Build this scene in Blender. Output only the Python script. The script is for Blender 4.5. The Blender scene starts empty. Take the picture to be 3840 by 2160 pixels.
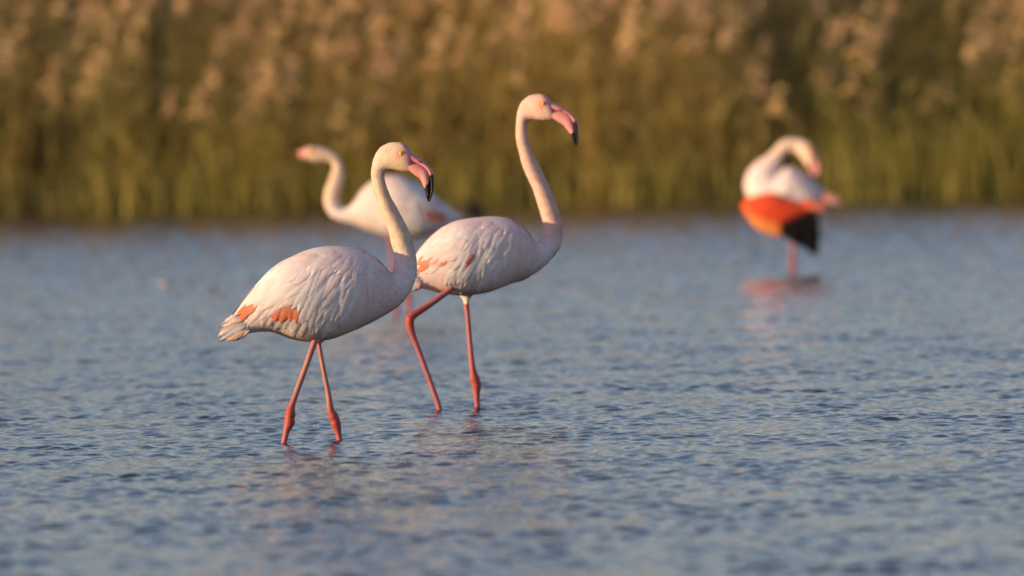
import bpy, math, random
import numpy as np
from mathutils import Vector, Matrix
from mathutils.bvhtree import BVHTree

random.seed(7)
rng = np.random.default_rng(7)
R = math.radians
scene = bpy.context.scene
C = scene.collection

# ------------------------------------------------------------------ camera
F_MM = 300.0
FPX = F_MM / 36.0 * 3840.0          # focal length in photo pixels
HOR = 286.0                         # photo row of the horizon
CAM_H = 1.0111                      # eye height above the water
cam_d = bpy.data.cameras.new('camera')
cam = bpy.data.objects.new('camera', cam_d)
C.objects.link(cam)
cam.location = (0, 0, CAM_H)
ROLL = math.atan(78.0 / 3840.0)     # the camera was held slightly tilted
cam.rotation_euler = (Matrix.Rotation(R(90) - math.atan((1080.0 - HOR) / FPX), 3, 'X') @ Matrix.Rotation(-ROLL, 3, 'Z')).to_euler()
cam_d.lens = F_MM
cam_d.sensor_width = 36.0
cam_d.clip_start = 0.5
cam_d.clip_end = 3000.0
cam_d.dof.use_dof = True
cam_d.dof.focus_distance = 24.2
cam_d.dof.aperture_fstop = 3.9
scene.camera = cam

# ------------------------------------------------------------------ sky, sun, exposure
SUN_EL = 7.5
SUN_AZ = 63.5                       # degrees to the left of "straight behind the camera"
to_sun = Vector((-math.sin(R(SUN_AZ)) * math.cos(R(SUN_EL)),
                 -math.cos(R(SUN_AZ)) * math.cos(R(SUN_EL)),
                 math.sin(R(SUN_EL))))
world = bpy.data.worlds.new('World')
scene.world = world
world.use_nodes = True
wn = world.node_tree
bg = wn.nodes['Background']
sky = wn.nodes.new('ShaderNodeTexSky')
sky.sky_type = 'NISHITA'
sky.sun_disc = False
sky.sun_elevation = R(SUN_EL)
sky.sun_rotation = math.atan2(to_sun.x, to_sun.y)
sky.air_density = 1.0
sky.dust_density = 0.25
sky.ozone_density = 3.5
wb = wn.nodes.new('ShaderNodeMix'); wb.data_type = 'RGBA'; wb.blend_type = 'MULTIPLY'   # warm white balance of the photograph
wb.inputs[0].default_value = 1.0
wb.inputs[7].default_value = (1.52, 0.975, 0.86, 1)
wn.links.new(sky.outputs[0], wb.inputs[6])
wn.links.new(wb.outputs[2], bg.inputs[0])
bg.inputs[1].default_value = 0.14

sun_d = bpy.data.lights.new('sun', 'SUN')
sun_d.energy = 3.3
sun_d.angle = R(0.6)
sun_d.color = (1.0, 0.69, 0.37)
sun = bpy.data.objects.new('sun', sun_d)
C.objects.link(sun)
sun.rotation_euler = to_sun.to_track_quat('Z', 'Y').to_euler()

scene.view_settings.view_transform = 'Standard'
scene.view_settings.look = 'None'
scene.view_settings.gamma = 1.0
scene.view_settings.exposure = 0.80
scene.view_settings.use_curve_mapping = False
scene.render.engine = 'CYCLES'
scene.cycles.use_denoising = True
scene.cycles.max_bounces = 8


# ------------------------------------------------------------------ helpers
def tag(o, label=None, cat=None, group=None, kind=None):
    if label: o['label'] = label
    if cat: o['category'] = cat
    if group: o['group'] = group
    if kind: o['kind'] = kind
    return o


def link(name, me, parent=None):
    o = bpy.data.objects.new(name, me)
    C.objects.link(o)
    if parent is not None:
        o.parent = parent
    return o


def ground_at(px, py):
    """point of the water surface seen at a photo pixel"""
    u, v = px - 1920.0, 1080.0 - py
    u, v = u * math.cos(ROLL) + v * math.sin(ROLL), v * math.cos(ROLL) - u * math.sin(ROLL)
    d = CAM_H * FPX / (1080.0 - v - HOR)
    return Vector((u / FPX * d, d, 0.0))


def mesh_np(name, V, F, mat, col=None, smooth=True, uv=None):
    """V (n,3); F list of index arrays, each (m,k)"""
    V = np.asarray(V, dtype=np.float32)
    if isinstance(F, np.ndarray):
        F = [F]
    me = bpy.data.meshes.new(name)
    nl = sum(f.size for f in F)
    nf = sum(f.shape[0] for f in F)
    me.vertices.add(len(V))
    me.vertices.foreach_set('co', V.ravel())
    me.loops.add(nl)
    me.loops.foreach_set('vertex_index', np.concatenate([f.ravel() for f in F]).astype(np.int32))
    me.polygons.add(nf)
    tot = np.concatenate([np.full(f.shape[0], f.shape[1], dtype=np.int32) for f in F])
    st = np.concatenate([[0], np.cumsum(tot)[:-1]]).astype(np.int32)
    me.polygons.foreach_set('loop_start', st)
    me.polygons.foreach_set('use_smooth', np.full(nf, smooth))
    me.update(calc_edges=True)
    if col is not None:
        a = me.color_attributes.new('col', 'FLOAT_COLOR', 'POINT')
        c4 = np.ones((len(V), 4), dtype=np.float32)
        c4[:, :3] = col
        a.data.foreach_set('color', c4.ravel())
    me.materials.append(mat)
    return me


def new_mat(name):
    m = bpy.data.materials.new(name)
    m.use_nodes = True
    nt = m.node_tree
    return m, nt, nt.nodes['Principled BSDF']


def node(nt, kind, **kw):
    n = nt.nodes.new(kind)
    for k, v in kw.items():
        setattr(n, k, v)
    return n


# ------------------------------------------------------------------ materials
def plumage_mat():
    m, nt, b = new_mat('plumage')
    at = node(nt, 'ShaderNodeAttribute', attribute_name='col')
    tc = node(nt, 'ShaderNodeTexCoord')
    mp = node(nt, 'ShaderNodeMapping'); mp.inputs['Scale'].default_value = (1, 1, 1)
    nz = node(nt, 'ShaderNodeTexNoise'); nz.inputs['Scale'].default_value = 45; nz.inputs['Detail'].default_value = 5
    oi = node(nt, 'ShaderNodeObjectInfo')
    nt.links.new(tc.outputs['Object'], mp.inputs[0]); nt.links.new(mp.outputs[0], nz.inputs[0])
    hsv = node(nt, 'ShaderNodeHueSaturation')
    mr = node(nt, 'ShaderNodeMapRange'); mr.inputs[3].default_value = 0.86; mr.inputs[4].default_value = 1.1
    nt.links.new(nz.outputs[0], mr.inputs[0])
    mr2 = node(nt, 'ShaderNodeMapRange'); mr2.inputs[3].default_value = 0.94; mr2.inputs[4].default_value = 1.05
    nt.links.new(oi.outputs['Random'], mr2.inputs[0])
    mu = node(nt, 'ShaderNodeMath', operation='MULTIPLY')
    nt.links.new(mr.outputs[0], mu.inputs[0]); nt.links.new(mr2.outputs[0], mu.inputs[1])
    nt.links.new(mu.outputs[0], hsv.inputs['Value'])
    nt.links.new(at.outputs['Color'], hsv.inputs['Color'])
    nt.links.new(hsv.outputs[0], b.inputs['Base Color'])
    b.inputs['Roughness'].default_value = 0.85
    b.inputs['Specular IOR Level'].default_value = 0.08
    b.inputs['Subsurface Weight'].default_value = 0.0
    b.inputs['Subsurface Radius'].default_value = (1.0, 0.7, 0.5)
    b.inputs['Subsurface Scale'].default_value = 0.022
    b.inputs['Sheen Weight'].default_value = 0.0
    n2 = node(nt, 'ShaderNodeTexNoise'); n2.inputs['Scale'].default_value = 130; n2.inputs['Detail'].default_value = 3
    nt.links.new(tc.outputs['Object'], n2.inputs[0])
    bp = node(nt, 'ShaderNodeBump'); bp.inputs['Strength'].default_value = 0.1; bp.inputs['Distance'].default_value = 0.004
    nt.links.new(n2.outputs[0], bp.inputs['Height']); nt.links.new(bp.outputs[0], b.inputs['Normal'])
    return m


def skin_mat(name, rough, bump=0.3, scale=260):
    m, nt, b = new_mat(name)
    at = node(nt, 'ShaderNodeAttribute', attribute_name='col')
    tc = node(nt, 'ShaderNodeTexCoord')
    nz = node(nt, 'ShaderNodeTexNoise'); nz.inputs['Scale'].default_value = scale; nz.inputs['Detail'].default_value = 4
    nt.links.new(tc.outputs['Object'], nz.inputs[0])
    hsv = node(nt, 'ShaderNodeHueSaturation')
    mr = node(nt, 'ShaderNodeMapRange'); mr.inputs[3].default_value = 0.75; mr.inputs[4].default_value = 1.2
    nt.links.new(nz.outputs[0], mr.inputs[0]); nt.links.new(mr.outputs[0], hsv.inputs['Value'])
    nt.links.new(at.outputs['Color'], hsv.inputs['Color']); nt.links.new(hsv.outputs[0], b.inputs['Base Color'])
    b.inputs['Roughness'].default_value = rough
    b.inputs['Specular IOR Level'].default_value = 0.3
    bp = node(nt, 'ShaderNodeBump'); bp.inputs['Strength'].default_value = bump; bp.inputs['Distance'].default_value = 0.002
    nt.links.new(nz.outputs[0], bp.inputs['Height']); nt.links.new(bp.outputs[0], b.inputs['Normal'])
    return m


def flat_mat(name, rgb, rough=0.5, var=0.15, scale=60):
    m, nt, b = new_mat(name)
    tc = node(nt, 'ShaderNodeTexCoord')
    nz = node(nt, 'ShaderNodeTexNoise'); nz.inputs['Scale'].default_value = scale; nz.inputs['Detail'].default_value = 4
    nt.links.new(tc.outputs['Object'], nz.inputs[0])
    mx = node(nt, 'ShaderNodeMix', data_type='RGBA')
    mx.inputs[6].default_value = (*[c * (1 - var) for c in rgb], 1)
    mx.inputs[7].default_value = (*[min(1, c * (1 + var)) for c in rgb], 1)
    nt.links.new(nz.outputs[0], mx.inputs[0]); nt.links.new(mx.outputs[2], b.inputs['Base Color'])
    b.inputs['Roughness'].default_value = rough
    return m


def leaf_mat():
    m, nt, b = new_mat('reed_leaf')
    at = node(nt, 'ShaderNodeAttribute', attribute_name='col')
    b.inputs['Roughness'].default_value = 0.6
    b.inputs['Specular IOR Level'].default_value = 0.25
    nt.links.new(at.outputs['Color'], b.inputs['Base Color'])
    tr = node(nt, 'ShaderNodeBsdfTranslucent')
    nt.links.new(at.outputs['Color'], tr.inputs['Color'])
    mx = node(nt, 'ShaderNodeMixShader'); mx.inputs[0].default_value = 0.5
    nt.links.new(b.outputs[0], mx.inputs[1]); nt.links.new(tr.outputs[0], mx.inputs[2])
    nt.links.new(mx.outputs[0], nt.nodes['Material Output'].inputs[0])
    return m


def water_mat():
    m, nt, b = new_mat('water')
    b.inputs['Base Color'].default_value = (0.030, 0.036, 0.040, 1)
    b.inputs['Roughness'].default_value = 0.06
    b.inputs['IOR'].default_value = 1.333
    tc = node(nt, 'ShaderNodeTexCoord')
    n1 = node(nt, 'ShaderNodeTexNoise'); n1.inputs['Scale'].default_value = 34; n1.inputs['Detail'].default_value = 2
    mp = node(nt, 'ShaderNodeMapping'); mp.inputs['Scale'].default_value = (0.8, 1.2, 1)
    nt.links.new(tc.outputs['Object'], mp.inputs[0]); nt.links.new(mp.outputs[0], n1.inputs[0])
    bp = node(nt, 'ShaderNodeBump'); bp.inputs['Strength'].default_value = 0.6; bp.inputs['Distance'].default_value = 0.0065
    nt.links.new(n1.outputs[0], bp.inputs['Height']); nt.links.new(bp.outputs[0], b.inputs['Normal'])
    return m


M_PLUM = plumage_mat()
M_LEG = skin_mat('leg_skin', 0.5, 0.5, 220)
M_BILL = skin_mat('bill_horn', 0.42, 0.12, 180)
M_IRIS = flat_mat('iris_yellow', (0.85, 0.47, 0.10), 0.25, 0.1)
M_PUPIL = flat_mat('pupil_black', (0.01, 0.01, 0.01), 0.1)
M_LEAF = leaf_mat()
M_WATER = water_mat()
M_SOIL = flat_mat('wet_soil', (0.075, 0.058, 0.026), 0.9, 0.4, 3)

# ------------------------------------------------------------------ ground and bank
BANK0 = np.array([-3.96, 66.0]); BANK1 = np.array([3.96, 66.0])
BS = (BANK1 - BANK0) / np.linalg.norm(BANK1 - BANK0)       # along the bank
BN = np.array([-BS[1], BS[0]])                              # inland


def inland(x, y):
    return (x - BANK0[0]) * BN[0] + (y - BANK0[1]) * BN[1]


def build_ground():
    s = np.concatenate([[-900, -400, -150, -60], np.linspace(-30, 45, 60), [70, 160, 400, 900]])
    n = np.concatenate([[-700, -300, -120, -60, -30, -12, -4], np.linspace(-2, 9, 34), [15, 40, 120, 400, 900]])
    S, N = np.meshgrid(s, n)
    X = BANK0[0] + S * BS[0] + N * BN[0]
    Y = BANK0[1] + S * BS[1] + N * BN[1]
    t = np.clip((N + 1.2) / 3.5, 0, 1); t = t * t * (3 - 2 * t)
    t2 = np.clip((N - 4.5) / 4.0, 0, 1); t2 = t2 * t2 * (3 - 2 * t2)
    Z = -0.24 + t2 * 1.65 + t * 0.46 + 0.03 * np.sin(S * 2.1) * np.cos(N * 1.7) * t
    ny, nx = X.shape
    V = np.stack([X, Y, Z], -1).reshape(-1, 3)
    i = np.arange(ny - 1)[:, None] * nx + np.arange(nx - 1)[None]
    F = np.stack([i, i + 1, i + nx + 1, i + nx], -1).reshape(-1, 4)
    o = link('ground', mesh_np('ground', V, F, M_SOIL))
    tag(o, 'dark muddy lake bed rising into the bank below the reeds', 'ground', kind='structure')


build_ground()

# ------------------------------------------------------------------ water
LEG_SPOTS = []          # where legs enter the water: small rings


def wave_height(X, Y):
    H = np.zeros_like(X)
    r = np.random.default_rng(21)
    main = R(100)
    # slow envelopes: gusts that roughen some patches and leave others calmer
    def env(scale, seed):
        q = np.random.default_rng(seed); e = np.zeros_like(X)
        for _ in range(7):
            a = q.uniform(0, 2 * math.pi); k = 2 * math.pi / (scale * q.uniform(0.6, 1.6))
            e += np.cos(k * (math.cos(a) * X + math.sin(a) * Y) + q.uniform(0, 6.28))
        return np.clip(0.92 + 0.20 * e, 0.4, 1.45)
    envs = [env(0.6, 1), env(0.9, 2), env(2.2, 3)]
    comps = []
    for lam_lo, lam_hi, n, slope, spread, ei in ((0.05, 0.09, 36, 0.078, 68, 0),
                                                 (0.085, 0.135, 34, 0.076, 72, 1),
                                                 (0.155, 0.4, 14, 0.010, 45, 2)):
        part = np.zeros_like(X); ms = 0.0
        for _ in range(n):
            lam = math.exp(r.uniform(math.log(lam_lo), math.log(lam_hi)))
            k = 2 * math.pi / lam
            a = main + R(r.normal(0, spread))
            amp = slope * math.sqrt(2.0 / n) / k
            ms += amp * amp / 2
            part += amp * np.cos(k * (math.cos(a) * X + math.sin(a) * Y) + r.uniform(0, 6.28))
        rms = math.sqrt(ms)
        p = part / rms * envs[ei]
        p = 3.0 * np.tanh(p / 3.0)
        H += rms * (p + 0.22 * p * np.abs(p) * (p > 0))
    g = np.clip((Y - 34) / 22.0, 0, 1)
    H *= 1 + 1.2 * g * g * (3 - 2 * g)          # rougher where the wind is not sheltered
    for (lx, ly) in LEG_SPOTS:
        D = np.hypot(X - lx, Y - ly)
        near = D < 0.6
        d = D[near]
        H[near] += 0.0036 * np.cos(d * 2 * math.pi / 0.055) * np.exp(-d / 0.14)
    return H


def build_water():
    ys = [14.2]
    while ys[-1] < 80:
        y = ys[-1]
        if y < 17: st = 0.016
        elif y < 30: st = 0.0125
        elif y < 45: st = 0.0125 + (y - 30) * 0.0016
        else: st = 0.0365 + (y - 45) * 0.002
        ys.append(y + st)
    ys = np.array([-40, -15, 0, 6, 10, 12, 13, 13.6] + ys + [82, 88, 95, 120])
    half = 0.075 * np.clip(ys, 13, 80) + 0.15
    u_in = np.linspace(-1, 1, 380)
    out = np.array([1.03, 1.08, 1.16, 1.3, 1.5, 1.9, 2.6, 4, 7, 14, 30])
    u = np.concatenate([-out[::-1], u_in, out])
    X = half[:, None] * u[None]
    Y = np.repeat(ys[:, None], len(u), 1)
    Hh = wave_height(X, Y)
    damp = np.clip(1.4 - np.abs(u) * 0.35, 0, 1)[None] * np.where((ys < 13.9) | (ys > 81), 0.0, 1.0)[:, None]
    Z = Hh * damp
    ny, nx = X.shape
    V = np.stack([X, Y, Z], -1).reshape(-1, 3)
    i = np.arange(ny - 1)[:, None] * nx + np.arange(nx - 1)[None]
    F = np.stack([i, i + 1, i + nx + 1, i + nx], -1).reshape(-1, 4)
    o = link('water', mesh_np('water', V, F, M_WATER))
    tag(o, 'rippled blue grey shallow water', 'water', kind='structure')
    print('water quads', len(F))


# ------------------------------------------------------------------ lofted bird bodies
def crom(A, n):
    """Catmull-Rom through the rows of A, n steps per span"""
    A = np.asarray(A, float)
    P = np.vstack([2 * A[0] - A[1], A, 2 * A[-1] - A[-2]])
    out = []
    for i in range(1, len(P) - 2):
        p0, p1, p2, p3 = P[i - 1], P[i], P[i + 1], P[i + 2]
        for j in range(n):
            t = j / n
            out.append(0.5 * ((2 * p1) + (-p0 + p2) * t + (2 * p0 - 5 * p1 + 4 * p2 - p3) * t * t + (-p0 + 3 * p1 - 3 * p2 + p3) * t ** 3))
    out.append(A[-1])
    return np.array(out)


class Bird:
    def __init__(self, base, scale, yaw=0.0):
        self.yaw = R(yaw); self.twist = None; self.head = None
        self.cy, self.sy = math.cos(R(yaw)), math.sin(R(yaw))   # heading turned away from the camera
        self.S = scale
        self.x0, self.y0 = base
        self.root = bpy.data.objects.new('flamingo', None)
        C.objects.link(self.root)
        g = ground_at(*base)
        self.root.location = g
        self.root.rotation_euler = (Matrix.Rotation(ROLL, 3, 'Y') @ Matrix.Rotation(R(yaw), 3, 'Z')).to_euler()
        self.root.empty_display_size = 0.2

    def L(self, x, y):
        return (np.asarray(x, float) - self.x0) / self.S, (self.y0 - np.asarray(y, float)) / self.S

    def px(self, V):
        return V[..., 0] * self.cy * self.S + self.x0, self.y0 - V[..., 2] * self.S

    def bx(self, X, y):
        """bird-space x of the point at picture offset X and depth y"""
        return (X + y * self.sy) / self.cy

    def cast(self, bvh, X, Z):
        o = Vector((X * self.cy - 1.0 * self.sy, -X * self.sy - 1.0 * self.cy, Z))
        return bvh.ray_cast(o, Vector((self.sy, self.cy, 0)))

    def loft(self, name, pairs, sub, nth, colfn, mat, parent=None, ex=2.0, keep=None):
        """pairs: (xt,yt,xb,yb,halfwidth[,ycentre]) in photo pixels of this bird, metres for widths"""
        A = np.array([list(p) + [0.0] * (6 - len(p)) for p in pairs], float)
        Q = crom(A, sub)
        xt, zt = self.L(Q[:, 0], Q[:, 1]); xb, zb = self.L(Q[:, 2], Q[:, 3])
        w = np.maximum(Q[:, 4], 0.0004); yc = Q[:, 5]
        th = np.linspace(0, 2 * math.pi, nth, endpoint=False)
        ct, st = np.cos(th), np.sin(th)
        ct = np.sign(ct) * np.abs(ct) ** (2 / ex); st = np.sign(st) * np.abs(st) ** (2 / ex)
        X0, cz = (xt + xb) / 2, (zt + zb) / 2
        hx, hz = (xt - xb) / 2, (zt - zb) / 2
        # heading of every ring: the neck may turn the head back towards the camera
        tt = np.linspace(0, len(pairs) - 1, len(Q))
        psi = np.full(len(Q), self.yaw)
        if name == 'body' and self.twist:
            ta, tb, ph = self.twist
            k = np.clip((tt - ta) / (tb - ta), 0, 1); k = k * k * (3 - 2 * k)
            psi = self.yaw + (R(ph) - self.yaw) * k
        if name.endswith('bill') and self.head:
            psi[:] = self.head[2]
            D = self.head[1] + np.tan(psi) * (X0 - self.head[0])
        else:
            D = np.concatenate([[0], np.cumsum(np.tan(0.5 * (psi[1:] + psi[:-1])) * np.diff(X0))]) + X0[0] * math.tan(self.yaw)
        if name == 'body' and self.twist:
            self.head = (X0[-1], D[-1], psi[-1])
        cp, sp = np.cos(psi), np.sin(psi)
        ww = w * np.abs(sp) * np.abs(hx) / (np.hypot(hx, hz) + 1e-9)
        hl = np.sign(hx) * np.sqrt(np.maximum(hx ** 2 - ww ** 2, (0.5 * hx) ** 2)) / cp
        lat = yc[:, None] - w[:, None] * st[None]
        c0 = (X0 + yc * sp)                       # keep the outline where the photograph has it
        XI = c0[:, None] + (hl * cp)[:, None] * ct[None]
        WX = XI - sp[:, None] * lat
        WD = (D + yc * 0)[:, None] + (hl * sp)[:, None] * ct[None] + cp[:, None] * lat
        X = WX * self.cy + WD * self.sy
        Y = -WX * self.sy + WD * self.cy
        Z = cz[:, None] + hz[:, None] * ct[None]
        n = len(Q)
        G = np.stack([X, Y, Z], -1)
        V = G.reshape(-1, 3)
        i = np.arange(n - 1)[:, None] * nth + np.arange(nth)[None]
        j = np.arange(n - 1)[:, None] * nth + (np.arange(nth)[None] + 1) % nth
        F = np.stack([i, j, j + nth, i + nth], -1).reshape(-1, 4)
        V = np.vstack([V, [G[0].mean(0)], [G[-1].mean(0)]])
        a = np.arange(nth); b = (a + 1) % nth
        F0 = np.stack([b, a, np.full(nth, n * nth)], -1)
        o_ = (n - 1) * nth
        F1 = np.stack([a + o_, b + o_, np.full(nth, n * nth + 1)], -1)
        # orientation: make normals point outwards
        flip = None
        t = np.concatenate([np.repeat(np.linspace(0, len(pairs) - 1, n), nth), [0, len(pairs) - 1]])
        thv = np.concatenate([np.tile(th, n), [0, 0]])
        px = np.concatenate([XI.ravel(), [XI[0].mean(), XI[-1].mean()]]) * self.S + self.x0
        py = self.y0 - V[:, 2] * self.S
        col = colfn(px, py, V[:, 1], t, thv)
        Fs = [F, F0, F1]
        p = V[F[len(F) // 2]]
        nrm = np.cross(p[1] - p[0], p[2] - p[0])
        cen = G[(len(F) // 2) // nth].mean(0)
        if np.dot(nrm, p.mean(0) - cen) < 0:
            Fs = [f[:, ::-1] for f in Fs]
        me = mesh_np(name, V, Fs, mat, col)
        o = link(name, me, parent or self.root)
        if keep is not None:
            keep['G'] = G; keep['t'] = t[:-2].reshape(n, nth); keep['col'] = col[:-2].reshape(n, nth, 3)
            keep['bvh'] = BVHTree.FromPolygons([tuple(v) for v in V], [tuple(f) for ff in Fs for f in ff.tolist()])
        return o


def lerp_poly(P, n):
    P = np.asarray(P, float)
    d = np.concatenate([[0], np.cumsum(np.hypot(*np.diff(P, axis=0).T))]) if len(P) > 1 else np.array([0.0])
    if len(P) == 1:
        return np.repeat(P, n, 0)
    s = np.linspace(0, d[-1], n)
    return np.stack([np.interp(s, d, P[:, 0]), np.interp(s, d, P[:, 1])], -1)


def feather_profile(t):
    return np.clip(np.minimum(1.0, 0.12 + 2.2 * t), 0, 1) * np.sqrt(np.clip(1 - np.clip((t - 0.45) / 0.55, 0, 1) ** 1.7, 0, 1))


NU, NV = 9, 5
FI = (np.arange(NU - 1)[:, None] * NV + np.arange(NV - 1)[None])
FEATHER_F = np.stack([FI, FI + 1, FI + NV + 1, FI + NV], -1).reshape(-1, 4)


def draped_feather(bird, keep, parent, root, tip, width, rgb, rgb_tip=None, lift0=0.001, lift1=0.0065, curve=0.0, free_y=None, thick=1.0):
    """one feather from root to tip (photo pixels) laid on the bird's flank facing -Y"""
    root = np.asarray(root, float); tip = np.asarray(tip, float)
    ax = tip - root; ln = np.hypot(*ax) + 1e-6; axn = ax / ln; sd = np.array([-axn[1], axn[0]])
    us = np.linspace(0, 1, NU); vs = np.linspace(-1, 1, NV)
    V = np.zeros((NU, NV, 3)); lasty = None
    prof = feather_profile(us)
    prof[-1] = 0.10
    jit = np.random.default_rng(int(abs(root[0] * 13 + tip[1] * 7)) % 100000)
    edge = 1 + 0.10 * jit.normal(size=(NU, 2))
    for a, u in enumerate(us):
        c = root + ax * u + sd * curve * ln * math.sin(math.pi * u)
        for b_, v in enumerate(vs):
            e = edge[a, 0 if v < 0 else 1] if abs(v) == 1 else 1
            p = c + sd * v * width * 0.5 * prof[a] * e - axn * abs(v) ** 2 * width * 0.22 * (u ** 2)
            lx, lz = bird.L(p[0], p[1])
            lift = lift0 * u * (1 - 0.5 * u) - 0.0025 * (1 - u) ** 4 + (lift1 - lift0) * u + 0.05 * (1 - v * v) * width / bird.S * prof[a] * thick
            if free_y is not None:
                fy = free_y if not isinstance(free_y, tuple) else free_y[0] * (1 - u) + free_y[1] * u
                V[a, b_] = (bird.bx(lx, fy - lift), fy - lift, lz)
            else:
                hit = bird.cast(keep['bvh'], lx, lz)
                if hit[0] is not None:
                    nrm = hit[1] if hit[1].y * bird.cy + hit[1].x * bird.sy < 0 else -hit[1]
                    ny = nrm.copy()
                    q = Vector(hit[0]) + ny * lift
                    V[a, b_] = q; lasty = q.y
                else:
                    near = keep['bvh'].find_nearest(Vector((bird.bx(lx, lasty if lasty is not None else -0.02), lasty if lasty is not None else -0.02, lz)))
                    V[a, b_] = near[0] + near[1] * lift * 0.25
    col = np.zeros((NU, NV, 3)); c0 = np.array(rgb); c1 = np.array(rgb_tip if rgb_tip is not None else rgb)
    k = np.clip((us - 0.35) / 0.6, 0, 1)[:, None, None]
    col[:] = c0 * (1 - k) + c1 * k
    col *= (1 + 0.05 * jit.normal(size=(NU, NV, 1)))
    me = mesh_np('feather', V.reshape(-1, 3), FEATHER_F, M_PLUM, np.clip(col, 0, 1).reshape(-1, 3))
    return link('feather', me, parent)


def tract(bird, keep, parent, roots, tips, n, width, rgb, rgb_tip=None, jit=6.0, f=None, **kw):
    """a row of overlapping feathers between two polylines"""
    f = f or (lambda p: p)
    Rr = lerp_poly([f(p) for p in roots], n); T = lerp_poly([f(p) for p in tips], n)
    q = np.random.default_rng(n * 31 + int(width) + int(Rr[0, 0]))
    sc = kw.pop('sc', 1.0)
    for i in range(n):
        r = Rr[i] + q.normal(size=2) * jit * sc * 0.5
        t = T[i] + q.normal(size=2) * jit * sc
        w = width * sc * q.uniform(0.8, 1.2)
        a = np.array(rgb) * q.uniform(0.93, 1.06)
        b = None if rgb_tip is None else np.array(rgb_tip) * q.uniform(0.93, 1.05)
        k = dict(kw); k['lift1'] = kw.get('lift1', 0.0065) * q.uniform(0.4, 0.75); k['curve'] = kw.get('curve', 0.0) + q.normal() * 0.03
        draped_feather(bird, keep, parent, r, t, w, a, b, **k)


def down_coat(bird, keep, count, trange, length, width, seed, lift=0.0015):
    """tiny contour feathers over breast, neck and head: one fuzzy coat"""
    q = np.random.default_rng(seed)
    G, T, COL = keep['G'], keep['t'], keep['col']
    n, nth, _ = G.shape
    rows = np.where((T[:, 0] >= trange[0]) & (T[:, 0] <= trange[1]))[0]
    rows = rows[(rows > 1) & (rows < n - 2)]
    # area weights
    d1 = np.linalg.norm(G[rows + 1] - G[rows], axis=-1)
    d2 = np.linalg.norm(np.roll(G, -1, 1)[rows] - G[rows], axis=-1)
    w = (d1 * d2).ravel(); w /= w.sum()
    pick = q.choice(len(w), size=count, p=w)
    ri = rows[pick // nth]; ci = pick % nth
    f1 = q.random((count, 1)); f2 = q.random((count, 1))
    cj = (ci + 1) % nth
    P = (G[ri, ci] * (1 - f1) + G[ri + 1, ci] * f1) * (1 - f2) + (G[ri, cj] * (1 - f1) + G[ri + 1, cj] * f1) * f2
    td = G[ri - 1, ci] - G[ri + 1, ci]; td /= np.linalg.norm(td, axis=1, keepdims=True) + 1e-9
    sd = G[ri, cj] - G[ri, ci]; sd /= np.linalg.norm(sd, axis=1, keepdims=True) + 1e-9
    cen = G[ri].mean(1)
    nn = np.cross(td, sd); nn /= np.linalg.norm(nn, axis=1, keepdims=True) + 1e-9
    sgn = np.sign(np.sum(nn * (P - cen), 1, keepdims=True)); nn *= sgn
    td = td + 0.22 * q.normal(size=(count, 1)) * sd
    ll = length * q.uniform(0.6, 1.4, (count, 1)); ww = width * q.uniform(0.7, 1.3, (count, 1))
    lf = lift * q.uniform(0.5, 1.5, (count, 1)) * np.where(q.random((count, 1)) < 0.03, 3.5, 1.0)
    v0 = P + nn * 0.0001
    v1 = P + td * ll * 0.55 + sd * ww * 0.5 + nn * lf * 0.6
    v2 = P + td * ll + nn * lf
    v3 = P + td * ll * 0.55 - sd * ww * 0.5 + nn * lf * 0.6
    V = np.stack([v0, v1, v2, v3], 1).reshape(-1, 3)
    F = np.arange(count * 4).reshape(-1, 4)
    gn = np.cross(v1 - v0, v2 - v0)
    back = np.sum(gn * nn, 1) < 0
    F[back] = F[back][:, ::-1]
    c = COL[ri, ci] * q.uniform(0.95, 1.05, (count, 1))
    me = mesh_np('down_feathers', V, F, M_PLUM, np.repeat(np.clip(c, 0, 1), 4, 0))
    nv = nn + 0.045 * q.normal(size=nn.shape) + 0.06 * td
    nv /= np.linalg.norm(nv, axis=1, keepdims=True)
    me.normals_split_custom_set_from_vertices([tuple(x) for x in np.repeat(nv, 4, 0)])
    o = link('down_feathers', me, bird.root)
    o['kind'] = 'stuff'
    return o


LEG_PINK = np.array([0.50, 0.15, 0.165]); LEG_RED = np.array([0.44, 0.07, 0.045]); LEG_MUD = np.array([0.46, 0.30, 0.19])


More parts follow.
